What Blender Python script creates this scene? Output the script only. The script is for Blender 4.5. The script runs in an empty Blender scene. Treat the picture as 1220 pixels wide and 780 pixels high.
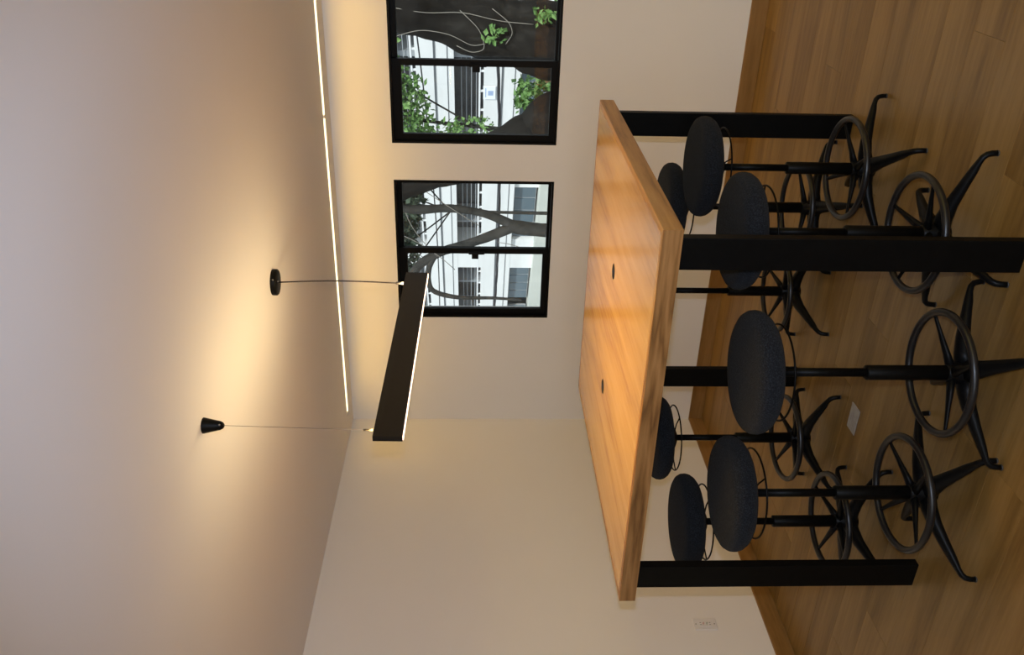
import bpy, bmesh, math, random
from mathutils import Vector, Matrix

D = bpy.data
SC = bpy.context.scene
COL = SC.collection
PI = math.pi

# ------------------------------------------------------------------ camera (rolled a quarter turn, as the photo was taken)
cd = D.cameras.new('camera')
cam = D.objects.new('camera', cd)
COL.objects.link(cam)
CF = Vector((-0.48538197, 0.87316176, -0.0446417))
CR = Vector((0.87390565, 0.48606665, 0.00530364))
CU = Vector((-0.02632977, 0.03643834, 0.99898898))
CP = Vector((3.45245, -4.91121, 1.59329))
M = Matrix.Identity(4)
for i in range(3):
    M[i][0] = -CU[i]; M[i][1] = CR[i]; M[i][2] = -CF[i]; M[i][3] = CP[i]
cam.matrix_world = M
cd.sensor_fit = 'HORIZONTAL'; cd.sensor_width = 36.0
cd.lens = 1029.8 / 1220 * 36.0
cd.clip_start = 0.05; cd.clip_end = 300
SC.camera = cam

# ------------------------------------------------------------------ view, sky, sun, lights
SC.view_settings.view_transform = 'Standard'
SC.view_settings.look = 'None'
SC.view_settings.gamma = 1
SC.view_settings.use_curve_mapping = False
SC.view_settings.exposure = 0.0

w = D.worlds.new('sky'); SC.world = w; w.use_nodes = True
bg = w.node_tree.nodes['Background']
bg.inputs[0].default_value = (0.83, 0.92, 1.0, 1)
bg.inputs[1].default_value = 1.1

def lamp(name, kind, loc, energy, color, size=None, size_y=None, rot=None, aim=None):
    l = D.lights.new(name, kind); l.energy = energy; l.color = color
    o = D.objects.new(name, l); COL.objects.link(o); o.location = loc
    if kind == 'AREA':
        l.size = size
        if size_y: l.shape = 'RECTANGLE'; l.size_y = size_y
    elif kind in ('POINT', 'SPOT') and size: l.shadow_soft_size = size
    if rot: o.rotation_euler = rot
    if aim is not None: o.rotation_euler = Vector(aim).to_track_quat('-Z', 'Y').to_euler()
    return o
sun = lamp('sun', 'SUN', (0, -20, 30), 4.2, (1.0, 0.97, 0.92), aim=(-0.35, 0.75, -0.62)); sun.data.angle = 0.01
# camera flash, just above the lens of the rolled camera
fl = lamp('camera_flash', 'SPOT', CP + CR * 0.095 + CF * 0.02, 126, (0.63, 0.75, 1.0), size=0.015, aim=CF)
fl.data.spot_size = math.radians(85); fl.data.spot_blend = 0.6
# warm tint of the added side fill light
WARM = (1.0, 0.74, 0.13)
# cool fill light added at the rear wall to raise the ambient, no window there
lamp('fill_rear', 'AREA', (4.45, -8.15, 1.65), 74, (0.84, 0.93, 1.0), 4.0, 1.1, rot=(PI / 2, 0, 0))
lamp('fill_side', 'AREA', (6.0, -3.4, 2.40), 42, WARM, 0.6, 4.5)  # unseen warm area light, added to lift the ambient on this side

# ------------------------------------------------------------------ materials
def mat(name, color=(0.5, 0.5, 0.5), rough=0.5, metal=0.0, spec=0.5, coat=0.0, sheen=0.0):
    m = D.materials.new(name); m.use_nodes = True
    b = m.node_tree.nodes['Principled BSDF']
    b.inputs['Base Color'].default_value = (*color, 1)
    b.inputs['Roughness'].default_value = rough
    b.inputs['Metallic'].default_value = metal
    b.inputs['Specular IOR Level'].default_value = spec
    b.inputs['Coat Weight'].default_value = coat
    b.inputs['Coat Roughness'].default_value = 0.15
    b.inputs['Sheen Weight'].default_value = sheen
    return m
def nd(m, t, **k):
    n = m.node_tree.nodes.new(t)
    for a, v in k.items(): setattr(n, a, v)
    return n
def ln(m, a, b): m.node_tree.links.new(a, b)
def ramp(m, stops):
    r = nd(m, 'ShaderNodeValToRGB'); e = r.color_ramp.elements
    while len(e) < len(stops): e.new(0.5)
    for i, (p, c) in enumerate(stops): e[i].position = p; e[i].color = (*c, 1)
    return r
def noisy(m, stops, scale=5, detail=4, mapping=(1, 1, 1), bump=0.0, bumpscale=None, rough=0.55, dist=0.0, coords='Object'):
    """noise-driven colour and fine relief"""
    b = m.node_tree.nodes['Principled BSDF']
    tc = nd(m, 'ShaderNodeTexCoord'); mp = nd(m, 'ShaderNodeMapping')
    mp.inputs['Scale'].default_value = mapping
    ln(m, tc.outputs[coords], mp.inputs['Vector'])
    n = nd(m, 'ShaderNodeTexNoise'); n.inputs['Scale'].default_value = scale
    n.inputs['Detail'].default_value = detail; n.inputs['Roughness'].default_value = rough
    n.inputs['Distortion'].default_value = dist
    ln(m, mp.outputs[0], n.inputs['Vector'])
    r = ramp(m, stops); ln(m, n.outputs['Fac'], r.inputs[0]); ln(m, r.outputs[0], b.inputs['Base Color'])
    if bump:
        n2 = n
        if bumpscale:
            n2 = nd(m, 'ShaderNodeTexNoise'); n2.inputs['Scale'].default_value = bumpscale
            n2.inputs['Detail'].default_value = 3; ln(m, mp.outputs[0], n2.inputs['Vector'])
        bp = nd(m, 'ShaderNodeBump'); bp.inputs['Strength'].default_value = bump; bp.inputs['Distance'].default_value = 0.004
        ln(m, n2.outputs['Fac'], bp.inputs['Height']); ln(m, bp.outputs[0], b.inputs['Normal'])
    return m

wall_m = noisy(mat('wall_paint', rough=0.75, spec=0.25), [(0.35, (0.78, 0.745, 0.70)), (0.7, (0.80, 0.765, 0.72))], 1.5, 3, bump=0.04, bumpscale=160)
ceil_m = noisy(mat('ceiling_paint', rough=0.8, spec=0.2), [(0.35, (0.79, 0.755, 0.725)), (0.7, (0.81, 0.775, 0.745))], 1.2, 3, bump=0.03, bumpscale=140)
black_m = noisy(mat('black_powder_coat', rough=0.45, spec=0.10), [(0.3, (0.0025, 0.0023, 0.002)), (0.8, (0.004, 0.0038, 0.0035))], 60, 3, bump=0.05, bumpscale=400)
base_m = noisy(mat('dark_cast_metal', rough=0.4, spec=0.12), [(0.3, (0.003, 0.003, 0.0032)), (0.8, (0.005, 0.005, 0.0052))], 40, 3, bump=0.05, bumpscale=300)
ring_m = noisy(mat('worn_dark_ring_metal', rough=0.33, spec=0.4), [(0.3, (0.007, 0.0065, 0.007)), (0.8, (0.013, 0.012, 0.012))], 25, 4)
frame_m = mat('black_window_frame', (0.0035, 0.0033, 0.003), 0.45, spec=0.12)
bronze_m = noisy(mat('dark_bronze_housing', rough=0.5, spec=0.15), [(0.3, (0.013, 0.0095, 0.006)), (0.8, (0.016, 0.012, 0.008))], 20, 2)
cord_m = mat('dark_cord', (0.02, 0.012, 0.008), 0.6)
steel_m = mat('brushed_steel', (0.16, 0.14, 0.12), 0.5, 0.2)
brass_m = mat('dull_brass', (0.12, 0.085, 0.045), 0.6, 0.1)
plate_m = mat('white_plate_plastic', (0.74, 0.71, 0.68), 0.35)
slot_m = mat('dark_slot', (0.05, 0.045, 0.04), 0.6)
red_m = mat('red_print', (0.45, 0.12, 0.10), 0.6)
green_m = mat('green_print', (0.14, 0.20, 0.10), 0.6)
wire_grey = mat('dark_grey_wire', (0.12, 0.10, 0.09), 0.7, spec=0.1)
rod_m = mat('grommet_rim', (0.20, 0.12, 0.08), 0.4)

def fabric():
    m = mat('charcoal_wool_fabric', rough=0.95, spec=0.1, sheen=0.03)
    noisy(m, [(0.34, (0.005, 0.0058, 0.0075)), (0.52, (0.011, 0.0125, 0.0155)), (0.68, (0.022, 0.025, 0.031))], 240, 4, bump=0.5, bumpscale=520)
    m.node_tree.nodes['Principled BSDF'].inputs['Sheen Roughness'].default_value = 0.6
    return m
fabric_m = fabric()

def emit(name, color, s):
    m = D.materials.new(name); m.use_nodes = True
    b = m.node_tree.nodes['Principled BSDF']
    b.inputs['Base Color'].default_value = (*color, 1)
    b.inputs['Emission Color'].default_value = (*color, 1)
    b.inputs['Emission Strength'].default_value = s
    return m
strip_m = emit('lit_line_diffuser', (1.0, 0.84, 0.52), 1.9)
pend_m = emit('lit_pendant_diffuser', (1.0, 0.74, 0.56), 2.8)

def wood(name, dark, mid, light, along='X', scale=1.0, rough=0.35, coat=0.0, vary=0.0, ring=9.0, bump=0.08):
    m = mat(name, rough=rough, spec=0.3, coat=coat)
    b = m.node_tree.nodes['Principled BSDF']
    tc = nd(m, 'ShaderNodeTexCoord'); mp = nd(m, 'ShaderNodeMapping')
    sq = [7.0 * scale] * 3; sq['XYZ'.index(along)] = 0.55 * scale
    mp.inputs['Scale'].default_value = sq
    ln(m, tc.outputs['Object'], mp.inputs['Vector'])
    oi = nd(m, 'ShaderNodeObjectInfo'); mul = nd(m, 'ShaderNodeMath', operation='MULTIPLY'); mul.inputs[1].default_value = 37.0
    ln(m, oi.outputs['Random'], mul.inputs[0])
    cmb = nd(m, 'ShaderNodeCombineXYZ')
    for k in range(3): ln(m, mul.outputs[0], cmb.inputs[k])
    add = nd(m, 'ShaderNodeVectorMath', operation='ADD')
    ln(m, mp.outputs[0], add.inputs[0]); ln(m, cmb.outputs[0], add.inputs[1])
    n1 = nd(m, 'ShaderNodeTexNoise'); n1.inputs['Scale'].default_value = 0.55; n1.inputs['Detail'].default_value = 3
    n1.inputs['Distortion'].default_value = 0.3
    ln(m, add.outputs[0], n1.inputs['Vector'])
    # cathedral rings: contour lines of the broad noise
    k = nd(m, 'ShaderNodeMath', operation='MULTIPLY'); k.inputs[1].default_value = ring
    fr = nd(m, 'ShaderNodeMath', operation='PINGPONG'); fr.inputs[1].default_value = 0.5
    ln(m, n1.outputs['Fac'], k.inputs[0]); ln(m, k.outputs[0], fr.inputs[0])
    n2 = nd(m, 'ShaderNodeTexNoise'); n2.inputs['Scale'].default_value = 9.0; n2.inputs['Detail'].default_value = 5
    n2.inputs['Roughness'].default_value = 0.65
    ln(m, add.outputs[0], n2.inputs['Vector'])
    mix = nd(m, 'ShaderNodeMath', operation='MULTIPLY_ADD'); mix.inputs[1].default_value = 0.75
    ln(m, fr.outputs[0], mix.inputs[0])
    h = nd(m, 'ShaderNodeMath', operation='MULTIPLY'); h.inputs[1].default_value = 0.75; ln(m, n2.outputs['Fac'], h.inputs[0])
    ln(m, h.outputs[0], mix.inputs[2])
    r = ramp(m, [(0.25, dark), (0.50, mid), (0.80, light)])
    ln(m, mix.outputs[0], r.inputs[0])
    out = r.outputs[0]
    if vary:
        hs = nd(m, 'ShaderNodeHueSaturation')
        mr = nd(m, 'ShaderNodeMapRange'); mr.inputs['To Min'].default_value = 1 - vary; mr.inputs['To Max'].default_value = 1 + vary
        ln(m, oi.outputs['Random'], mr.inputs['Value']); ln(m, mr.outputs[0], hs.inputs['Value']); ln(m, out, hs.inputs['Color'])
        out = hs.outputs[0]
    ln(m, out, b.inputs['Base Color'])
    bp = nd(m, 'ShaderNodeBump'); bp.inputs['Strength'].default_value = bump; bp.inputs['Distance'].default_value = 0.002
    ln(m, n2.outputs['Fac'], bp.inputs['Height']); ln(m, bp.outputs[0], b.inputs['Normal'])
    return m
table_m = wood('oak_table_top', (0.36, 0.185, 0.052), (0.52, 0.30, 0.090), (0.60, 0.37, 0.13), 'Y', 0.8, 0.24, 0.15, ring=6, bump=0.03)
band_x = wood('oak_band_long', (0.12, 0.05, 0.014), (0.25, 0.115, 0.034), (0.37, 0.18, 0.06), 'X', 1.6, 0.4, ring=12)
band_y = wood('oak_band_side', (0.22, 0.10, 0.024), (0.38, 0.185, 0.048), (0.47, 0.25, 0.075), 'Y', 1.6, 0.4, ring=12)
floor_m = wood('oak_floor_plank', (0.145, 0.076, 0.019), (0.21, 0.118, 0.032), (0.275, 0.162, 0.052), 'X', 1.0, 0.36, vary=0.06, ring=4, bump=0.08)
base_wood_x = wood('oak_baseboard_x', (0.16, 0.08, 0.022), (0.23, 0.12, 0.034), (0.29, 0.155, 0.05), 'X', 1.2, 0.4, ring=3)
base_wood_y = wood('oak_baseboard_y', (0.16, 0.08, 0.022), (0.23, 0.12, 0.034), (0.29, 0.155, 0.05), 'Y', 1.2, 0.4, ring=3)

def glass():
    m = D.materials.new('window_glass'); m.use_nodes = True
    nt = m.node_tree; nt.nodes.clear()
    o = nt.nodes.new('ShaderNodeOutputMaterial'); t = nt.nodes.new('ShaderNodeBsdfTransparent'); g = nt.nodes.new('ShaderNodeBsdfGlossy')
    t.inputs[0].default_value = (0.93, 0.96, 0.96, 1); g.inputs['Roughness'].default_value = 0.02
    mx = nt.nodes.new('ShaderNodeMixShader'); f = nt.nodes.new('ShaderNodeFresnel'); f.inputs[0].default_value = 1.45
    nt.links.new(f.outputs[0], mx.inputs[0]); nt.links.new(t.outputs[0], mx.inputs[1]); nt.links.new(g.outputs[0], mx.inputs[2])
    nt.links.new(mx.outputs[0], o.inputs[0])
    return m
glass_m = glass()

def facade():
    m = noisy(mat('white_facade_cladding', rough=0.7), [(0.3, (0.72, 0.73, 0.73)), (0.7, (0.82, 0.83, 0.83))], 0.8, 5, mapping=(0.4, 0.4, 2.0))
    return m
facade_m = facade()
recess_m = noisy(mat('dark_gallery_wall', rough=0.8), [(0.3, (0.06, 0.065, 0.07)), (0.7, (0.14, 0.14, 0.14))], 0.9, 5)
joint_m = mat('grey_joint', (0.10, 0.11, 0.12), 0.8)
rail_m = mat('white_rail', (0.80, 0.81, 0.82), 0.5)
bar_m = mat('grey_bar', (0.32, 0.34, 0.36), 0.5)
fglass_m = mat('building_glass', (0.10, 0.14, 0.17), 0.1)
paleslab_m = noisy(mat('pale_green_parapet', rough=0.8), [(0.3, (0.50, 0.53, 0.49)), (0.7, (0.60, 0.62, 0.57))], 0.7, 4)
bark_m = noisy(mat('dark_bark', rough=0.95, spec=0.1), [(0.3, (0.006, 0.0055, 0.005)), (0.55, (0.014, 0.013, 0.012)), (0.8, (0.04, 0.037, 0.033))], 9, 7, mapping=(1, 1, 0.35), bump=1.0, rough=0.7)
branch_m = noisy(mat('grey_bark', rough=0.95, spec=0.1), [(0.3, (0.02, 0.02, 0.018)), (0.7, (0.05, 0.048, 0.044))], 12, 6, bump=0.8)
vine_m = mat('dry_vine', (0.22, 0.20, 0.17), 0.9)
wire_m = mat('black_wire', (0.03, 0.03, 0.035), 0.7)
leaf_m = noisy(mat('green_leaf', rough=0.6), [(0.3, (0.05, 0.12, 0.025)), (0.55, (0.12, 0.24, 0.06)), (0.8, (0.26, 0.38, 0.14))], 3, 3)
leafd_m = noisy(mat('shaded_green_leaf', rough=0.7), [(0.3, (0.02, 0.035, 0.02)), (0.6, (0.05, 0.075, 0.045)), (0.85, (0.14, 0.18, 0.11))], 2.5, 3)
ground_m = noisy(mat('asphalt', rough=0.9), [(0.3, (0.14, 0.14, 0.14)), (0.7, (0.20, 0.20, 0.19))], 3, 6)
paper_m = mat('sign_sheet', (0.86, 0.90, 0.95), 0.5)
ink_m = mat('blue_ink', (0.35, 0.45, 0.66), 0.5)
terra_m = mat('terracotta', (0.48, 0.24, 0.12), 0.8)

# ------------------------------------------------------------------ mesh helpers
class MB:
    def __init__(s): s.v = []; s.f = []; s.sm = []
    def add(s, vs, fs, smooth=False):
        o = len(s.v); s.v += [tuple(p) for p in vs]
        for f in fs: s.f.append([o + i for i in f]); s.sm.append(smooth)
        return s
    def box(s, x0, x1, y0, y1, z0, z1, bev=0.0):
        if bev <= 0:
            vs = [(x, y, z) for z in (z0, z1) for y in (y0, y1) for x in (x0, x1)]
            return s.add(vs, [(0, 2, 3, 1), (4, 5, 7, 6), (0, 1, 5, 4), (2, 6, 7, 3), (0, 4, 6, 2), (1, 3, 7, 5)])
        bm = bmesh.new(); bmesh.ops.create_cube(bm, size=1)
        for v in bm.verts: v.co = Vector(((x0 + x1) / 2 + v.co.x * (x1 - x0), (y0 + y1) / 2 + v.co.y * (y1 - y0), (z0 + z1) / 2 + v.co.z * (z1 - z0)))
        bmesh.ops.bevel(bm, geom=list(bm.edges), offset=bev, segments=2, profile=0.5, affect='EDGES')
        bm.verts.index_update()
        s.add([v.co[:] for v in bm.verts], [[v.index for v in f.verts] for f in bm.faces]); bm.free(); return s
    def lathe(s, prof, c=(0, 0, 0), n=40, smooth=True):
        vs = []; fs = []
        for r, z in prof:
            for k in range(n):
                a = 2 * PI * k / n; vs.append((c[0] + r * math.cos(a), c[1] + r * math.sin(a), c[2] + z))
        for i in range(len(prof) - 1):
            for k in range(n):
                k2 = (k + 1) % n; fs.append((i * n + k, i * n + k2, (i + 1) * n + k2, (i + 1) * n + k))
        fs.append(tuple(range(n))[::-1]); fs.append(tuple((len(prof) - 1) * n + k for k in range(n)))
        return s.add(vs, fs, smooth)
    def tube(s, pts, rad, n=8, closed=False, smooth=True, flat=1.0):
        """round sweep; rad a number or one per point; flat squashes the vertical"""
        P = [Vector(p) for p in pts]; m = len(P); R = [rad] * m if isinstance(rad, (int, float)) else rad
        vs = []; fs = []; up = Vector((0, 0, 1))
        for i, p in enumerate(P):
            if closed: t = P[(i + 1) % m] - P[i - 1]
            else: t = P[min(i + 1, m - 1)] - P[max(i - 1, 0)]
            t.normalize()
            if i == 0: sd = t.cross(up if abs(t.z) < 0.9 else Vector((1, 0, 0))).normalized()
            else: sd = (sd - t * sd.dot(t)).normalized()
            u = t.cross(sd)
            r = R[i]; rw, rh = (r, r * flat) if not isinstance(r, tuple) else r
            for k in range(n):
                a = 2 * PI * k / n; vs.append(p + sd * (rw * math.cos(a)) + u * (rh * math.sin(a)))
        for i in range(m if closed else m - 1):
            j = (i + 1) % m
            for k in range(n):
                k2 = (k + 1) % n; fs.append((i * n + k, j * n + k, j * n + k2, i * n + k2))
        if not closed:
            fs.append(tuple(range(n))); fs.append(tuple((m - 1) * n + k for k in range(n))[::-1])
        return s.add(vs, fs, smooth)
    def ring(s, c, R, r, n=56, m=10):
        return s.tube([(c[0] + R * math.cos(2 * PI * k / n), c[1] + R * math.sin(2 * PI * k / n), c[2]) for k in range(n)], r, m, closed=True)
    def mesh(s, name, m):
        me = D.meshes.new(name); me.from_pydata(s.v, [], s.f); me.polygons.foreach_set('use_smooth', s.sm)
        bm = bmesh.new(); bm.from_mesh(me); bmesh.ops.recalc_face_normals(bm, faces=bm.faces); bm.to_mesh(me); bm.free()
        me.materials.append(m); me.update()
        return me
    def build(s, name, m, parent=None, loc=None):
        o = D.objects.new(name, s.mesh(name, m)); COL.objects.link(o); o.parent = parent
        if loc: o.location = loc
        return o
def tag(o, label=None, cat=None, group=None, kind=None):
    if label: o['label'] = label
    if cat: o['category'] = cat
    if group: o['group'] = group
    if kind: o['kind'] = kind
    return o
def thing(name, label, cat, loc=(0, 0, 0), rz=0, group=None):
    o = D.objects.new(name, None); COL.objects.link(o); o.location = loc; o.rotation_euler = (0, 0, rz); o.empty_display_size = 0.1
    return tag(o, label, cat, group)
def struct(o): o['kind'] = 'structure'; return o
def dup(root, loc, rz, label):
    r = root.copy(); COL.objects.link(r); r.location = loc; r.rotation_euler = (0, 0, rz); r['label'] = label
    for ch in list(root.children):
        c = ch.copy(); COL.objects.link(c); c.parent = r
        for g in list(ch.children):
            e = g.copy(); COL.objects.link(e); e.parent = c
    return r

# ------------------------------------------------------------------ room shell
H = 2.412; XR = 6.6; YF = -8.2; WT = 0.16
WZ0, WZ1 = 1.116, 2.069
WINX = [(0.7955, 1.7172), (1.9395, 2.8612)]
mb = MB()
xs = [-WT, WINX[0][0], WINX[0][1], WINX[1][0], WINX[1][1], XR + WT]
for i in range(5):
    if i in (1, 3):
        mb.box(xs[i], xs[i + 1], 0, WT, -0.1, WZ0); mb.box(xs[i], xs[i + 1], 0, WT, WZ1, H + 0.1)
    else: mb.box(xs[i], xs[i + 1], 0, WT, -0.1, H + 0.1)
struct(mb.build('wall_back', wall_m))
struct(MB().box(-WT, 0, YF, 0, -0.1, H + 0.1).build('wall_left', wall_m))
struct(MB().box(XR, XR + WT, YF, 0, -0.1, H + 0.1).build('wall_right', wall_m))
struct(MB().box(-WT, XR + WT, YF - WT, YF, -0.1, H + 0.1).build('wall_front', wall_m))
# ceiling, with a shallow slot for the light line near the window wall
SY0, SY1 = -0.232, -0.208
mb = MB(); mb.box(-WT, XR + WT, YF - WT, SY0, H, H + 0.15); mb.box(-WT, XR + WT, SY1, WT, H, H + 0.15)
mb.box(-WT, 0.18, SY0, SY1, H, H + 0.15); mb.box(4.11, XR + WT, SY0, SY1, H, H + 0.15); mb.box(0.18, 4.11, SY0, SY1, H + 0.05, H + 0.15)
struct(mb.build('ceiling', ceil_m))
floor = struct(MB().box(-WT, XR + WT, YF, 0, -0.12, -0.008).build('floor', mat('floor_underlay', (0.06, 0.04, 0.02), 0.9)))
# planks, each its own piece, run parallel to the window wall
random.seed(4)
PW, PL = 0.19, 1.83
_cache = {}
def plank_mesh(L, W):
    k = (round(L, 2), round(W, 3))
    if k not in _cache:
        b = MB(); h = 0.0008; t = 0.0; z0 = -0.008; g = 0.0002
        x0, x1, y0, y1 = g, L - g, g, W - g
        vs = [(x0, y0, z0), (x1, y0, z0), (x1, y1, z0), (x0, y1, z0), (x0, y0, t - h), (x1, y0, t - h), (x1, y1, t - h), (x0, y1, t - h),
              (x0 + h, y0 + h, t), (x1 - h, y0 + h, t), (x1 - h, y1 - h, t), (x0 + h, y1 - h, t)]
        fs = [(3, 2, 1, 0), (0, 1, 5, 4), (1, 2, 6, 5), (2, 3, 7, 6), (3, 0, 4, 7), (4, 5, 9, 8), (5, 6, 10, 9), (6, 7, 11, 10), (7, 4, 8, 11), (8, 9, 10, 11)]
        b.add(vs, fs); _cache[k] = b.mesh('plank', floor_m)
    return _cache[k]
y = 0.0
while y > YF + 0.01:
    wd = min(PW, y - YF); x = 0.0; L = random.choice([0.45, 0.8, 1.15, 1.5, 1.83])
    while x < XR - 0.01:
        L = min(L, XR - x)
        o = D.objects.new('plank', plank_mesh(L, wd)); COL.objects.link(o); o.parent = floor; o.location = (x, y - wd, 0)
        x += L; L = PL
    y -= wd
BH, BT = 0.0928, 0.014
def baseboard(name, x0, x1, y0, y1, m): struct(MB().box(x0, x1, y0, y1, 0, BH, 0.002).build(name, m))
baseboard('baseboard_back', BT, XR - BT, -BT, 0, base_wood_x)
baseboard('baseboard_left', 0, BT, YF + BT, 0, base_wood_y)
baseboard('baseboard_right', XR - BT, XR, YF + BT, 0, base_wood_y)
baseboard('baseboard_front', BT, XR - BT, YF, YF + BT, base_wood_x)

# ------------------------------------------------------------------ windows
def window(n, x0, x1):
    t = 0.012; DY = 0.12
    root = D.objects.new('window_%d' % n, None); COL.objects.link(root); root.location = (x0, 0, WZ0); struct(root)
    W = x1 - x0; Hh = WZ1 - WZ0; mid = 0.4265
    f = MB(); y0 = 0.001
    f.box(0, t, y0, DY, 0, Hh); f.box(W - t, W, y0, DY, 0, Hh); f.box(t, W - t, y0, DY, Hh - t, Hh); f.box(t, W - t, y0, DY, 0, t)
    f.box(t, W - t, 0.060, 0.066, t, t + 0.01)        # track lip
    f.build('window_frame', frame_m, root)
    def sash(a, b, ya, yb, s, top, bot):
        m = MB(); c = t
        m.box(a, a + s, ya, yb, c, Hh - c); m.box(b - s, b, ya, yb, c, Hh - c)
        m.box(a + s, b - s, ya, yb, Hh - c - top, Hh - c); m.box(a + s, b - s, ya, yb, c, c + bot)
        o = m.build('sash', frame_m, root)
        MB().box(a + s - .003, b - s + .003, (ya + yb) / 2 - 0.003, (ya + yb) / 2 + 0.003, c + bot - .003, Hh - c - top + .003).build('pane', glass_m, o)
        return o
    s1 = sash(t, mid + 0.045, 0.030, 0.058, 0.036, 0.052, 0.034)
    sash(mid + 0.0, W - t, 0.068, 0.096, 0.030, 0.030, 0.014)
    l = MB(); zc = 0.46
    l.box(mid + 0.008, mid + 0.026, 0.014, 0.030, zc - 0.05, zc + 0.05, 0.004)
    l.box(mid - 0.020, mid + 0.020, 0.010, 0.022, zc - 0.012, zc + 0.030, 0.004)
    l.build('latch', frame_m, s1)
window(1, *WINX[0]); window(2, *WINX[1])

# ------------------------------------------------------------------ ceiling light lines (lamps inside)
def line_light(x0, x1, label):
    r = thing('linear_ceiling_light', label, 'ceiling light', ((x0 + x1) / 2, (SY0 + SY1) / 2, H), group='recessed light lines along the window wall')
    L = (x1 - x0) / 2; wdt = (SY1 - SY0) / 2 - 0.001
    MB().box(-L, L, -wdt, -wdt + 0.003, 0.001, 0.045).box(-L, L, wdt - 0.003, wdt, 0.001, 0.045).box(-L, -L + 0.003, -wdt + .003, wdt - .003, 0.001, 0.045).box(L - 0.003, L, -wdt + .003, wdt - .003, 0.001, 0.045).build('housing', rail_m, r)
    MB().box(-L + 0.003, L - 0.003, -wdt + 0.003, wdt - 0.003, -0.007, 0.004, 0.002).build('diffuser', strip_m, r)
    a = lamp('line_lamp', 'AREA', (0, 0, -0.009), 2.1 * (x1 - x0), (1.0, 0.60, 0.12), 2 * L, 0.014); a.parent = r
line_light(0.215, 2.140, 'glowing slim light line in the ceiling, the length ending at the room corner')
line_light(2.155, 4.08, 'glowing slim light line in the ceiling, the length past the joint above the second window')

# ------------------------------------------------------------------ pendant
PX = 1.876; Ya, Yb = -2.775, -1.622; Za, Zb = 1.806, 1.785; FH = 0.091; FTH = 0.018
pr = thing('linear_pendant_light', 'long dark bronze blade pendant lamp glowing along its lower edge, hung above the table', 'pendant lamp', (PX, (Ya + Yb) / 2, (Za + Zb) / 2))
tilt = math.atan2(Zb - Za, Yb - Ya); Lf = (Yb - Ya) / 2 / math.cos(tilt)
pr.rotation_euler = (tilt, 0, 0)
h2 = FTH / 2
mb = MB(); mb.box(-h2, -h2 + 0.002, -Lf + .004, Lf - .004, 0, FH); mb.box(h2 - 0.002, h2, -Lf + .004, Lf - .004, 0, FH)
mb.box(-h2 + 0.002, h2 - 0.002, -Lf + .004, Lf - .004, 0.03, 0.06); mb.build('housing', bronze_m, pr)
MB().box(-h2, h2, -Lf, -Lf + 0.004, 0, FH).build('end_cap', bronze_m, pr)
MB().box(-h2, h2, Lf - 0.004, Lf, 0, FH).build('end_cap', bronze_m, pr)
tag(MB().box(-h2 + 0.002, h2 - 0.002, -Lf + .004, Lf - .004, -0.0025, 0.004).build('lower_diffuser', pend_m, pr), 'glowing diffuser strip')
MB().box(-h2 + 0.002, h2 - 0.002, -Lf + .004, Lf - .004, FH - 0.006, FH - 0.001).build('upper_diffuser', pend_m, pr)
PW_C = (1.0, 0.66, 0.22)
a = lamp('pendant_uplight', 'AREA', (0, 0, FH + 0.004), 4.6, (1.0, 0.78, 0.42), 0.014, 2 * Lf - 0.02, rot=(PI, 0, 0)); a.parent = pr
a = lamp('pendant_downlight', 'AREA', (0, 0, -0.006), 12, (1.0, 0.58, 0.10), 0.014, 2 * Lf - 0.02); a.parent = pr
def loc_in(p): return pr.matrix_basis.inverted() @ Vector(p)
# canopy and cord
cy = -1.706
c = MB(); c.lathe([(0.053, 0), (0.054, -0.003), (0.054, -0.018), (0.050, -0.022), (0.0, -0.022)][:-1], (0, 0, 0), 40)
can = c.build('canopy', black_m, pr); can.location = loc_in((PX, cy, H)); can.rotation_euler = (-tilt, 0, 0)
for p_, q_ in (((0.030, -0.043, -0.012), (0.034, -0.046, -0.012)), ((0.010, -0.012, -0.021), (0.010, -0.012, -0.027))):
    MB().tube([p_, q_], 0.0035, 8).build('screw', steel_m, can)
ztop = Zb + FH + 0.001
pts = []
for k in range(17):
    t = k / 16; z = (H - 0.022) * (1 - t) + (ztop + 0.03) * t
    pts.append(loc_in((PX + 0.010 * math.sin(PI * t) , cy - 0.004 * math.sin(PI * t), z)))
MB().tube(pts, 0.0028, 8).build('cord', cord_m, pr)
g = MB(); g.tube([loc_in((PX, cy, ztop + 0.034)), loc_in((PX, cy, ztop + 0.002))], 0.0058, 12); g.build('cord_grip', steel_m, pr)
# cone anchor and suspension wire
wy = -2.728; WX = 1.8946
c = MB(); c.lathe([(0.0245, 0), (0.0245, -0.003), (0.0135, -0.052), (0.0100, -0.059), (0.005, -0.063)], (0, 0, 0), 32)
cone = c.build('anchor_cone', black_m, pr); cone.location = loc_in((PX + .0165, wy, H)); cone.rotation_euler = (-tilt, 0, 0)
MB().tube([(0.009, -0.010, -0.052), (0.011, -0.0125, -0.053)], 0.003, 8).build('screw', steel_m, cone)
zt2 = Za + FH
MB().tube([loc_in((PX + .0165, wy, H - 0.06)), loc_in((PX, wy, zt2 + 0.02))], 0.0007, 6).build('suspension_wire', wire_grey, pr)
MB().tube([loc_in((PX, wy, zt2 + 0.032)), loc_in((PX, wy, zt2 - 0.002))], 0.0034, 10).build('wire_grip', brass_m, pr)

# ------------------------------------------------------------------ table
X0, X1, Y0, Y1 = 1.118, 2.540, -2.711, -1.306; TT = 1.07; TH = 0.0585
tb = thing('bar_table', 'tall square oak table on four flat black legs in the middle of the room', 'table', ((X0 + X1) / 2, (Y0 + Y1) / 2, 0))
hx, hy = (X1 - X0) / 2, (Y1 - Y0) / 2; BW = 0.022
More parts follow.
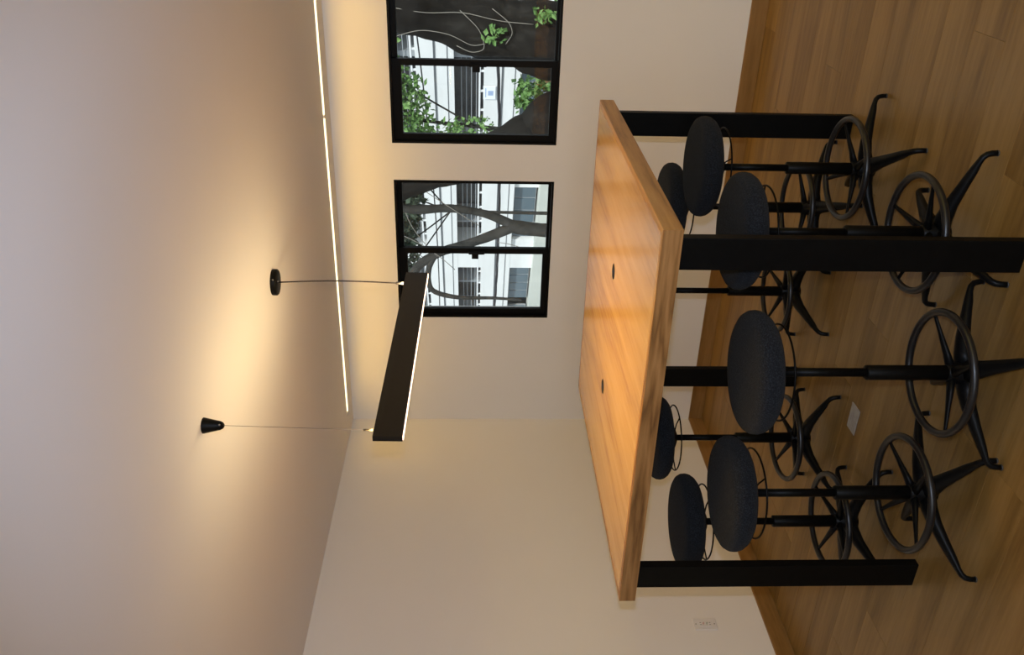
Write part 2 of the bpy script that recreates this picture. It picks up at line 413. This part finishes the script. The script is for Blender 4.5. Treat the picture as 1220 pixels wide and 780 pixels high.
# top panel with two grommet holes cut through
bm = bmesh.new()
cxy = (tb.location.x, tb.location.y); G = [(2.073 - cxy[0], -1.995 - cxy[1]), (1.5587 - cxy[0], -1.990 - cxy[1])]
GR = 0.031; N = 32
def hole_top(z, flip):
    """panel face split in cells around each hole"""
    ax, ay = hx - BW, hy - BW
    xs_ = [-ax, G[1][0] - 0.1, G[1][0] + 0.1, G[0][0] - 0.1, G[0][0] + 0.1, ax]
    yc = [(-ay, None), (None, ay)]
    out = []
    for i in range(5):
        xa, xb = xs_[i], xs_[i + 1]
        if i in (1, 3):
            gx, gy = G[1] if i == 1 else G[0]
            out.append([(xa, -ay), (xb, -ay), (xb, gy - 0.1), (xa, gy - 0.1)])
            out.append([(xa, gy + 0.1), (xb, gy + 0.1), (xb, ay), (xa, ay)])
            for k in range(N):
                a0, a1 = 2 * PI * k / N, 2 * PI * (k + 1) / N
                def sqp(a):
                    m_ = max(abs(math.cos(a)), abs(math.sin(a))); return (gx + 0.1 * math.cos(a) / m_, gy + 0.1 * math.sin(a) / m_)
                out.append([(gx + GR * math.cos(a0), gy + GR * math.sin(a0)), sqp(a0), sqp(a1), (gx + GR * math.cos(a1), gy + GR * math.sin(a1))])
        else: out.append([(xa, -ay), (xb, -ay), (xb, ay), (xa, ay)])
    return [[(p[0], p[1], z) for p in q] for q in out]
mb = MB()
for z in (TT, TT - TH):
    for q in hole_top(z, False): mb.add(q, [(0, 1, 2, 3)])
ax, ay = hx - BW, hy - BW
mb.add([(-ax, -ay, TT), (ax, -ay, TT), (ax, ay, TT), (-ax, ay, TT), (-ax, -ay, TT - TH), (ax, -ay, TT - TH), (ax, ay, TT - TH), (-ax, ay, TT - TH)], [(0, 1, 5, 4), (1, 2, 6, 5), (2, 3, 7, 6), (3, 0, 4, 7)])
for gx, gy in G:
    for k in range(N):
        a0, a1 = 2 * PI * k / N, 2 * PI * (k + 1) / N
        p, q_ = (gx + GR * math.cos(a0), gy + GR * math.sin(a0)), (gx + GR * math.cos(a1), gy + GR * math.sin(a1))
        mb.add([(*p, TT), (*q_, TT), (*q_, TT - TH), (*p, TT - TH)], [(0, 1, 2, 3)])
me = mb.mesh('tabletop', table_m)
bmm = bmesh.new(); bmm.from_mesh(me); bmesh.ops.remove_doubles(bmm, verts=bmm.verts, dist=1e-5); bmesh.ops.recalc_face_normals(bmm, faces=bmm.faces); bmm.to_mesh(me); bmm.free()
top = D.objects.new('tabletop', me); COL.objects.link(top); top.parent = tb
def band(p):   # mitred edge band from an outline, rounded top arris
    zs = [TT - TH, TT - 0.0015, TT]
    vs = [(x, y_, TT - TH + .001) for x, y_ in p] + [(x, y_, TT - 0.002) for x, y_ in p]
    i0, i1, j1, j0 = p  # outer a, outer b, inner b, inner a
    def inw(a, b, d):
        v = Vector((b[0] - a[0], b[1] - a[1])).normalized() * d; return (a[0] + v.x, a[1] + v.y, TT)
    vs += [inw(i0, j0, 0.002), inw(i1, j1, 0.002), (*j1, TT), (*j0, TT)]
    fs = [(3, 2, 1, 0), (0, 1, 5, 4), (1, 2, 6, 5), (2, 3, 7, 6), (3, 0, 4, 7), (4, 5, 9, 8), (5, 6, 10, 9), (6, 7, 11, 10), (7, 4, 8, 11), (8, 9, 10, 11)]
    return MB().add(vs, fs)
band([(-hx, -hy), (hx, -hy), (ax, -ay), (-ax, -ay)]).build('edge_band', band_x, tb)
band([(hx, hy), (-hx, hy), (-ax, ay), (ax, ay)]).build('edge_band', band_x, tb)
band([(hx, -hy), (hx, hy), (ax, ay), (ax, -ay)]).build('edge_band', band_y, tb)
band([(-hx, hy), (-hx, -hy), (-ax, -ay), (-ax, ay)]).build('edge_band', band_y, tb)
for gx, gy in G:
    g = MB(); z = TT
    prof = [(GR - 0.0002, -0.03), (GR - 0.0002, 0.0006), (GR - 0.003, 0.0006), (GR - 0.003, -0.03)]
    vs = []; fs = []
    for r, dz in prof:
        for k in range(N): vs.append((r * math.cos(2 * PI * k / N), r * math.sin(2 * PI * k / N), dz))
    for i in range(4):
        for k in range(N): fs.append((i * N + k, i * N + (k + 1) % N, ((i + 1) % 4) * N + (k + 1) % N, ((i + 1) % 4) * N + k))
    g.add(vs, fs, False).build('grommet', slot_m, tb, (gx, gy, z))
    MB().lathe([(0.0001, -0.012), (0.022, -0.012), (0.022, -0.009), (0.0001, -0.009)], n=24).build('grommet_insert', rod_m, tb, (gx, gy, z))
LW, LD, IX, IY = 0.0996, 0.0318, 0.0356, 0.0277
for sx in (-1, 1):
    for sy in (-1, 1):
        xa = sx * (hx - IX); xb = xa - sx * LW; ya = sy * (hy - IY); yb = ya - sy * LD
        MB().box(min(xa, xb), max(xa, xb), min(ya, yb), max(ya, yb), 0.0, TT - TH, 0.002).build('leg', black_m, tb)
# thin steel plates joining legs to the top
for sx in (-1, 1):
    xa = sx * (hx - IX - LW / 2)
    MB().box(xa - 0.05, xa + 0.05, -hy + IY + LD, hy - IY - LD, TT - TH - 0.006, TT - TH).build('mounting_plate', black_m, tb)

# ------------------------------------------------------------------ stools
ZR, RR, RS, RT, ZS = 0.168, 0.1875, 0.188, 0.287, 0.399
def make_stool(zt, loc, rz, label):
    r = thing('swivel_stool', label, 'stool', loc, rz, None)
    th = 0.083; s = MB(); zt = zt + 0.004
    prof = [(0.0001, 0), (0.06, -0.0005), (0.11, -0.001), (0.152, -0.002), (0.168, -0.0055), (0.180, -0.013), (0.187, -0.025), (0.1885, -0.040), (0.185, -0.054), (0.176, -0.067), (0.162, -0.077), (0.12, -th), (0.0001, -th)]
    s.lathe([(a, zt + b) for a, b in prof], n=64); s.build('seat_cushion', fabric_m, r)
    s = MB(); s.lathe([(a, zt + b) for a, b in [(0.095, -th + .001), (0.090, -0.087), (0.076, -0.095), (0.060, -0.103), (0.046, -0.111), (0.030, -0.118), (0.020, -0.121), (0.0001, -0.121)]], n=32)
    s.build('seat_pan', black_m, r)
    s = MB(); zu = zt - 0.110; s.ring((0, 0, zu), 0.1465, 0.0032, 48, 8)
    for k in range(3):
        a = 2 * PI * k / 3 + 0.5
        s.tube([(0.0285 * math.cos(a), 0.0285 * math.sin(a), zu + .004), (0.10 * math.cos(a), 0.10 * math.sin(a), zu + 0.006), (0.1465 * math.cos(a), 0.1465 * math.sin(a), zu)], 0.0028, 6)
    s.build('height_lever_ring', black_m, r)
    MB().lathe([(0.0001, ZS - 0.02), (0.0135, ZS - 0.02), (0.0135, zt - 0.110), (0.0001, zt - 0.110)], n=20).build('gas_lift_rod', black_m, r)
    MB().lathe([(0.0001, 0.105), (0.0232, 0.105), (0.0232, ZS - 0.003), (0.021, ZS), (0.0001, ZS)], n=24).build('column', black_m, r)
    s = MB(); s.ring((0, 0, ZR), RR - 0.001, 0.0118, 64, 12); fr = s.build('foot_ring', ring_m, r)
    for k in range(4):
        a = k * PI / 2; ca, sa = math.cos(a), math.sin(a)
        pp = [(0.018, 0.132, 0.019), (0.06, 0.140, 0.0145), (0.12, 0.153, 0.0095), (0.165, 0.163, 0.0072), (RR - 0.003, 0.167, 0.0068)]
        MB().tube([(q * ca, q * sa, z) for q, z, _ in pp], [(w_, w_ * 0.7) for _, _, w_ in pp], 10).build('spoke', base_m, fr)
    MB().lathe([(0.0001, 0.060), (0.030, 0.060), (0.036, 0.068), (0.036, 0.105), (0.030, 0.125), (0.026, 0.146), (0.0225, 0.150), (0.0001, 0.150)], n=28).build('base_hub', base_m, r)
    for k in range(4):
        a = k * PI / 2; ca, sa = math.cos(a), math.sin(a)
        pp = [(0.020, 0.088, 0.038, 0.026), (0.06, 0.090, 0.030, 0.024), (0.11, 0.084, 0.024, 0.020), (0.17, 0.070, 0.019, 0.016), (0.225, 0.056, 0.0155, 0.013), (0.255, 0.049, 0.0115, 0.0095), (0.272, 0.043, 0.0105, 0.0092), (0.282, 0.033, 0.0098, 0.009), (0.2855, 0.020, 0.0092, 0.0088), (0.2868, 0.004, 0.009, 0.0085)]
        l = MB().tube([(q * ca, q * sa, z) for q, z, _, _ in pp], [(w_, h_) for _, _, w_, h_ in pp], 12).build('leg', base_m, r)
        MB().lathe([(0.0001, 0), (0.0088, 0), (0.0095, 0.001), (0.0095, 0.004), (0.0001, 0.004)], (0.2868 * ca, 0.2868 * sa, 0), 14).build('glide', slot_m, l)
    return r
stools = [
 (2.406, -1.758, 0.554, 0.759, 'charcoal round stool beyond the nearest table leg, its seat edge touching the dark back leg'),
 (2.092, -1.357, 0.40, 0.767, 'charcoal stool whose small seat is cut off by the short sloping edge of the tabletop'),
 (2.395, -2.366, 6.126, 0.773, 'charcoal round stool whose seat and foot ring are crossed by the nearest black table leg'),
 (2.082, -2.716, 0.674, 0.777, 'charcoal round stool nearest the camera, largest seat, at the middle of the table\'s front side'),
 (1.615, -2.718, 1.028, 0.779, 'charcoal round stool between the nearest stool and the front left table leg'),
 (1.132, -2.314, 1.410, 0.782, 'charcoal stool seen side-on between the front left table leg and a larger seat'),
 (1.130, -1.753, 1.281, 0.787, 'charcoal round stool by the room corner, half of its seat hidden under the tabletop edge'),
 (1.656, -1.313, 1.30, 0.852, 'charcoal stool behind the table showing only its post and base, seat hidden by the tabletop'),
]
for x, y_, rz, zt, lab in stools:
    make_stool(zt, (x, y_, 0), rz, lab)['group'] = 'swivel stools around the tall table'

# ------------------------------------------------------------------ wall outlet, floor card
r = thing('wall_outlet', 'white duplex wall outlet low on the left wall beyond the table leg', 'outlet', (0, -1.821, 0.400))
b = MB(); b.box(0, 0.0055, -0.0355, 0.0355, -0.0585, 0.0585, 0.0018); b.build('cover_plate', plate_m, r)
b = MB(); b.box(0.0045, 0.0080, -0.0168, 0.0168, -0.0335, 0.0335, 0.001); ins = b.build('receptacle', plate_m, r)
for zc in (-0.024, 0.024):
    for ys in (-0.00625, 0.00625):
        MB().box(0.0078, 0.0083, ys - .00125, ys + .00125, zc - 0.004, zc + 0.004).build('slot', slot_m, ins)
tag(MB().box(0.0078, 0.0084, -0.009, 0.007, 0.010, 0.0125).box(0.0078, 0.0084, -0.002, 0.010, 0.005, 0.0075).build('marking', red_m, ins), 'small red marks')
tag(MB().box(0.0078, 0.0084, -0.009, 0.007, -0.0085, -0.006).box(0.0078, 0.0084, 0.0, 0.010, -0.0130, -0.0105).build('marking', green_m, ins), 'small green marks')
for zc in (-0.048, 0.048): MB().tube([(0.0050, 0, zc), (0.0065, 0, zc)], 0.0030, 10).build('screw', steel_m, r)
r = thing('floor_card', 'small pale grey rectangular card lying flat on the wood floor under the table', 'card', (1.400, -1.988, 0), 0.01)
MB().box(-0.060, 0.060, -0.0385, 0.0385, 0.0, 0.003, 0.001).build('card_sheet', noisy(mat('pale_card', rough=0.5), [(0.3, (0.30, 0.28, 0.26)), (0.7, (0.38, 0.355, 0.33))], 30, 2), r)
b = MB()
for k in range(4): b.box(-0.05, 0.02 + 0.008 * (k % 2), 0.018 - 0.014 * k, 0.0195 - 0.014 * k, 0.0030, 0.0033)
b.build('faint_print', mat('faint_grey_print', (0.24, 0.22, 0.21), 0.6), r)

# ------------------------------------------------------------------ outside: ground, building, trees, wires
struct(MB().box(-60, 60, 0.5, 90, -3.9, -3.7).build('floor_outside', ground_m))
Fd = Vector((-0.883, 0.469, 0)).normalized(); Fn = Vector((0.469, 0.883, 0)).normalized()   # along the facade (leftwards), into the building
bld = thing('apartment_building', 'large white building with stacked galleries and rails across the street', 'building', (-13.483, 37.222, 0))
bld.rotation_euler = (0, 0, math.atan2(Fd.y, Fd.x))
# local x = leftwards along the facade; into the building = local -y
S0, S1 = -24.0, 22.0; PER = 2.9
def bbx(a, b_, n0, n1, z0, z1, mbo): return mbo.box(a, b_, -n1, -n0, z0, z1)
bbx(S0, S1, 1.8, 9.0, -3.7, 14, MB()).build('wall', recess_m, bld)
k = 0
for zt in (4.10 + 2 * PER, 4.10 + PER, 4.10, 1.20):
    zb = zt - 1.62
    f = bbx(S0, S1, 0, 0.35, zb, zt, MB()).build('fascia', facade_m, bld)
    bbx(S0, S1, -0.03, 0.0, zt - 0.84, zt - 0.76, MB()).build('joint', joint_m, f)
    bbx(S0, S1, -0.02, 0.0, zt - 1.36, zt - 1.33, MB()).build('joint', joint_m, f)
    bbx(S0, S1, 0.35, 1.8, zt - 0.2, zt - 0.02, MB()).build('gallery_floor', facade_m, bld)
    rl = bbx(S0, S1, 0.0, 0.08, zt + 0.14, zt + 0.22, MB()).build('rail', rail_m, bld)
    s = S0
    while s < S1:
        bbx(s, s + 0.09, 0.02, 0.08, zt, zt + 0.14, MB()).build('post', rail_m, rl); s += 1.1
    for j in range(4):
        bbx(S0, S1, 0.5, 0.53, zt + 0.30 + 0.22 * j, zt + 0.33 + 0.22 * j, MB()).build('bar', bar_m, rl)
for a, b_ in ((2.9, 4.25), (13.5, 14.9), (-14.0, -12.6)):
    bbx(a, b_, 0.01, 1.8, -1.65, 13, MB()).build('pier', facade_m, bld)
for a, b_ in ((-2.6, -2.35), (0.9, 1.0), (-5.2, -5.0), (-10.2, -9.9), (6.3, 6.45), (9.5, 9.7)):
    bbx(a, b_, 0.6, 1.8, -1.65, 13, MB()).build('pier', bar_m, bld)
# ground storey windows
for a, b_ in ((-9.8, -7.8), (-7.4, -5.3), (-4.6, -2.9), (-2.2, 0.7), (1.2, 1.9), (4.6, 7.7), (8.5, 11.5)):
    wf = bbx(a, b_, 0.4, 0.5, -1.58, -0.42, MB()).build('window', bar_m, bld)
    n = max(1, int((b_ - a) / 0.75)); st = (b_ - a) / n
    for i in range(n):
        bbx(a + i * st + 0.05, a + (i + 1) * st - 0.05, 0.36, 0.4, -1.52, -0.48, MB()).build('pane', fglass_m, wf)
for a, b_ in ((1.95, 2.9), (-2.9, -2.2), (4.25, 4.5), (-16, -10)):
    bbx(a, b_, 0.2, 1.8, -1.65, -0.42, MB()).build('pier', facade_m, bld)
bbx(S0, S1, -0.5, 1.8, -3.7, -1.65, MB()).build('parapet', paleslab_m, bld)
# sheet sign
sg = thing('facade_sign', 'small white and pale blue square sheet sign fixed on the building front', 'sign', bld.location + Fd * -8.56 - Fn * 0.06 + Vector((0, 0, 0.95)), bld.rotation_euler[2])
MB().box(-0.37, 0.37, 0, 0.03, -0.27, 0.27).build('sheet', paper_m, sg)
MB().box(-0.12, 0.14, 0.03, 0.036, -0.17, 0.06).box(-0.26, 0.24, 0.03, 0.036, 0.14, 0.18).build('print', ink_m, sg)

def leaves(name, clusters, m, parent=None, size=0.09, seed=1):
    rnd = random.Random(seed); b = MB()
    for (cx, cy_, cz), (rx, ry, rz_), n in clusters:
        for _ in range(n):
            while True:
                p = Vector((rnd.uniform(-1, 1), rnd.uniform(-1, 1), rnd.uniform(-1, 1)))
                if p.length < 1: break
            c = Vector((cx + p.x * rx, cy_ + p.y * ry, cz + p.z * rz_))
            d = Vector((rnd.gauss(0, 1), rnd.gauss(0, 1), rnd.gauss(0, 1) - 0.4)).normalized()
            sd = d.cross(Vector((rnd.gauss(0, 1), rnd.gauss(0, 1), rnd.gauss(0, 1)))).normalized()
            L = size * rnd.uniform(0.6, 1.3); W_ = L * 0.33; nn = d.cross(sd) * (W_ * 0.35)
            b.add([c, c + d * L * 0.45 + sd * W_, c + d * L, c + d * L * 0.45 - sd * W_, c + d * L * 0.5 + nn], [(0, 1, 4), (1, 2, 4), (2, 3, 4), (3, 0, 4)])
    me = D.meshes.new(name); me.from_pydata(b.v, [], b.f); me.materials.append(m)
    o = D.objects.new(name, me); COL.objects.link(o); o.parent = parent; o['kind'] = 'stuff'
    return o
def limb(pts, parent=None, name='branch', m=bark_m, n=22, seed=0, rough=0.10):
    """pts (x,y,z,r): smoothed, lumpy limb"""
    rnd = random.Random(seed); P = [Vector(p[:3]) for p in pts]; R = [p[3] for p in pts]; out = []; rr = []
    for i in range(len(P) - 1):
        p0 = P[max(i - 1, 0)]; p1 = P[i]; p2 = P[i + 1]; p3 = P[min(i + 2, len(P) - 1)]
        for k in range(10):
            t = k / 10
            out.append(0.5 * ((2 * p1) + (p2 - p0) * t + (2 * p0 - 5 * p1 + 4 * p2 - p3) * t * t + (3 * p1 - p0 - 3 * p2 + p3) * t ** 3))
            rr.append((R[i] * (1 - t) + R[i + 1] * t) * (1 + rough * 0.6 * math.sin((i + t) * 4.1 + seed) + rough * 0.25 * math.sin((i + t) * 11.3 + 2 * seed)))
    out.append(P[-1]); rr.append(R[-1])
    b = MB().tube(out, rr, n)
    b.v = [tuple(c + rnd.uniform(-1, 1) * 0.025 * min(min(rr), 0.15) for c in v) for v in b.v]
    return b.build(name, m, parent)
# leaning thick tree in front of the second window
t1 = thing('tree', 'thick dark leaning tree trunk with thin roots close outside the second window', 'tree', (0, 0, 0))
limb([(2.0, 3.2, -3.7, 0.55), (1.93, 3.1, -1.0, 0.42), (1.93, 3.0, 0.6, 0.34), (2.01, 3.0, 1.15, 0.30), (2.06, 3.0, 1.45, 0.27), (2.17, 3.0, 1.85, 0.26), (2.36, 3.0, 2.3, 0.31), (2.7, 3.1, 3.4, 0.28), (3.2, 3.2, 5.0, 0.2)], t1, 'trunk', seed=3)
limb([(2.45, 3.0, 2.6, 0.15), (2.0, 3.0, 3.0, 0.12), (1.2, 3.2, 3.4, 0.1), (0.3, 3.5, 3.7, 0.07)], t1, 'branch', seed=4)
for i, pl in enumerate([[(2.02, 2.70, 2.30), (2.10, 2.66, 2.05), (2.06, 2.68, 1.8), (1.96, 2.70, 1.62), (1.98, 2.72, 1.5)],
           [(2.25, 2.70, 1.72), (2.10, 2.70, 1.55), (1.93, 2.72, 1.50), (1.90, 2.72, 1.62), (1.96, 2.72, 1.75)],
           [(2.27, 2.70, 1.45), (2.16, 2.70, 1.30), (2.07, 2.70, 1.27), (1.98, 2.72, 1.33)],
           [(2.26, 2.68, 2.25), (2.22, 2.70, 2.0), (2.24, 2.70, 1.7), (2.17, 2.70, 1.4), (2.15, 2.7, 1.1)]]):
    sm = []
    for a, b_ in zip(pl, pl[1:]):
        for k in range(5): sm.append(Vector(a).lerp(Vector(b_), k / 5))
    sm.append(Vector(pl[-1]))
    for _ in range(3): sm = [sm[0]] + [(sm[j - 1] + sm[j] * 2 + sm[j + 1]) / 4 for j in range(1, len(sm) - 1)] + [sm[-1]]
    MB().tube(sm, 0.0035, 6).build('hanging_root', vine_m, t1)
leaves('shoot', [((2.04, 2.66, 1.44), (0.05, 0.03, 0.11), 26), ((2.11, 2.66, 1.40), (0.03, 0.03, 0.08), 10), ((2.24, 2.66, 1.02), (0.08, 0.04, 0.10), 40)], leaf_m, t1, 0.07, 5)
# second tree passing behind the wall between the windows
t2 = thing('tree', 'dark slanting tree trunk rising between the two windows outside', 'tree', (0, 0, 0))
limb([(0.75, 3.3, -3.7, 0.48), (1.05, 3.15, -0.9, 0.36), (1.22, 3.0, 0.7, 0.32), (1.06, 3.0, 1.0, 0.28), (0.90, 3.0, 1.45, 0.21), (0.77, 3.0, 1.86, 0.15), (0.64, 3.0, 2.28, 0.17), (0.4, 3.0, 3.1, 0.16), (0.1, 3.1, 4.4, 0.12)], t2, 'trunk', seed=7)
limb([(0.72, 3.0, 2.15, 0.09), (1.0, 2.95, 2.5, 0.07), (1.6, 3.0, 2.9, 0.05)], t2, 'branch', seed=8)
# forked grey tree seen in the first window
t3 = thing('tree', 'slim grey forked tree branches outside the first window', 'tree', (0, 0, 0))
limb([(-0.30, 3.3, -3.7, 0.144), (-0.05, 3.1, -1.0, 0.1008), (0.17, 3.0, 0.4, 0.0756), (0.155, 3.0, 0.84, 0.0684), (0.175, 3.0, 1.10, 0.0684), (0.20, 3.0, 1.26, 0.0612)], t3, 'trunk', branch_m, seed=9, rough=0.05)
limb([(0.20, 3.0, 1.20, 0.054), (0.30, 3.0, 1.42, 0.0396), (0.35, 3.0, 1.62, 0.036), (0.375, 3.0, 1.85, 0.0396), (0.36, 3.0, 2.08, 0.0432), (0.37, 3.0, 2.3, 0.0432), (0.45, 3.0, 2.7, 0.036), (0.7, 3.1, 3.6, 0.0216)], t3, 'branch', branch_m, seed=10, rough=0.06)
b2 = limb([(0.18, 3.0, 1.22, 0.054), (0.06, 3.0, 1.50, 0.0468), (-0.02, 3.0, 1.72, 0.0432), (-0.09, 3.0, 1.92, 0.04464), (-0.22, 3.0, 2.12, 0.0432), (-0.42, 3.0, 2.27, 0.0396), (-0.8, 3.0, 2.5, 0.036), (-1.5, 3.2, 3.2, 0.0216)], t3, 'branch', branch_m, seed=11, rough=0.06)
limb([(-0.12, 3.0, 1.98, 0.0324), (-0.25, 2.98, 2.04, 0.03024), (-0.42, 2.97, 2.045, 0.02736), (-0.52, 2.97, 1.98, 0.02592), (-0.58, 2.97, 1.75, 0.0216), (-0.60, 3.0, 1.4, 0.01584), (-0.62, 3.0, 1.1, 0.0108)], b2, 'side_branch', branch_m, seed=12, rough=0.05)
for i, (a, b_, c_) in enumerate([((0.12, 2.93, 2.30), (0.0, 2.93, 2.02), (-0.25, 2.93, 1.78)), ((0.60, 2.93, 2.1), (0.45, 2.95, 1.9), (0.22, 2.95, 1.55)), ((0.35, 2.93, 2.25), (0.15, 2.93, 2.2), (-0.12, 2.95, 1.95)), ((0.05, 2.93, 1.35), (0.02, 2.95, 1.15), (-0.08, 2.95, 1.0))]):
    A_, B_, C_ = Vector(a), Vector(b_), Vector(c_)
    MB().tube([A_.lerp(B_, t / 6).lerp(B_.lerp(C_, t / 6), t / 6) for t in range(7)], 0.0035, 6).build('twig', vine_m, t3)
# slim saplings and foliage masses beyond
def bush(label, clusters, m, size, seed, stem):
    t = thing('leafy_tree', label, 'tree', (stem[0], stem[1], -3.7))
    base = Vector((stem[0], stem[1], -3.7))
    limb([(0, 0, 0, 0.07), (0.05, 0, 2.2, 0.045), (stem[2] - stem[0], 0, stem[3] + 3.7, 0.025)], t, 'trunk', branch_m, n=8, seed=seed)
    for cx, cz in [(c[0][0], c[0][2]) for c in clusters]:
        limb([((stem[2] - stem[0]) * 0.8, 0, (stem[3] + 3.7) * 0.84, 0.018), ((cx - base.x) * 0.7, 0, (cz + 3.7) * 0.93, 0.014), (cx - base.x, 0, cz + 3.7, 0.008)], t, 'branch', branch_m, n=6, seed=seed + 1)
    leaves('foliage', [((c[0][0] - base.x, c[0][1] - base.y, c[0][2] + 3.7), c[1], c[2]) for c in clusters], m, t, size, seed)
    return t
bush('bright green leafy tree outside the second window at the top left of its left pane', [((-0.35, 9, 2.75), (0.75, 0.5, 0.45), 900), ((0.4, 9, 3.1), (0.9, 0.5, 0.35), 700), ((-0.75, 9, 2.1), (0.32, 0.4, 0.5), 260), ((-0.6, 9, 1.6), (0.25, 0.3, 0.4), 90)], leaf_m, 0.11, 21, (-0.9, 9.2, -0.5, 2.6))
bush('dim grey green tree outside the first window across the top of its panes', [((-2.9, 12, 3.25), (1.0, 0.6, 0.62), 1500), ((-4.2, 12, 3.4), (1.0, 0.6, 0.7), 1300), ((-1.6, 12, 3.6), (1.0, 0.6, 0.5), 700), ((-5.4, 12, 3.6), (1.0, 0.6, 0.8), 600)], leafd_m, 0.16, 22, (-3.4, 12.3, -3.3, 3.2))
bush('low green shoots beside the slanting trunk outside the second window', [((0.98, 5, 1.03), (0.22, 0.25, 0.13), 160), ((0.95, 5, 0.80), (0.25, 0.25, 0.16), 160), ((2.05, 5.2, 1.0), (0.2, 0.2, 0.4), 160)], leaf_m, 0.085, 23, (1.1, 5.3, 1.0, 0.8))
r = thing('terracotta_box', 'terracotta coloured box outside behind green shoots, low in the second window', 'planter', (1.03, 5.6, 0.66))
MB().box(-0.09, 0.09, -0.08, 0.08, 0, 0.17, 0.01).build('box_body', terra_m, r)
MB().box(-0.10, 0.10, -0.09, 0.09, 0.17, 0.19, 0.004).build('rim', terra_m, r)
MB().box(-0.03, 0.03, -0.03, 0.03, -4.36, 0.0).build('support_post', bar_m, r)
# street wires, parallel to the facade
def wire(z, off, rad, label, bundle=1, sag=0.5):
    b = MB(); P0_ = Vector((-7.68, 20.0, z)) - Fn * off
    for q in range(bundle):
        ph = 2 * PI * q / bundle; pts = []
        for k in range(97):
            t = k / 96; w_ = 0.025 * (bundle > 1)
            pts.append(P0_ + Fd * (-12 + 24 * t) + Vector((0, 0, 4 * sag * (t - 0.5) ** 2 + w_ * math.cos(14 * t * PI + ph))) + Fn * (w_ * math.sin(14 * t * PI + ph)))
        b.tube(pts, rad, 6)
    return tag(b.build('overhead_wire', wire_m), label, 'wire', 'street wires')
wire(0.84, 0.0, 0.022, 'twisted bundle of black street wires low across the first window', 3)
wire(2.72, 0.0, 0.020, 'single black street wire high across the first window')
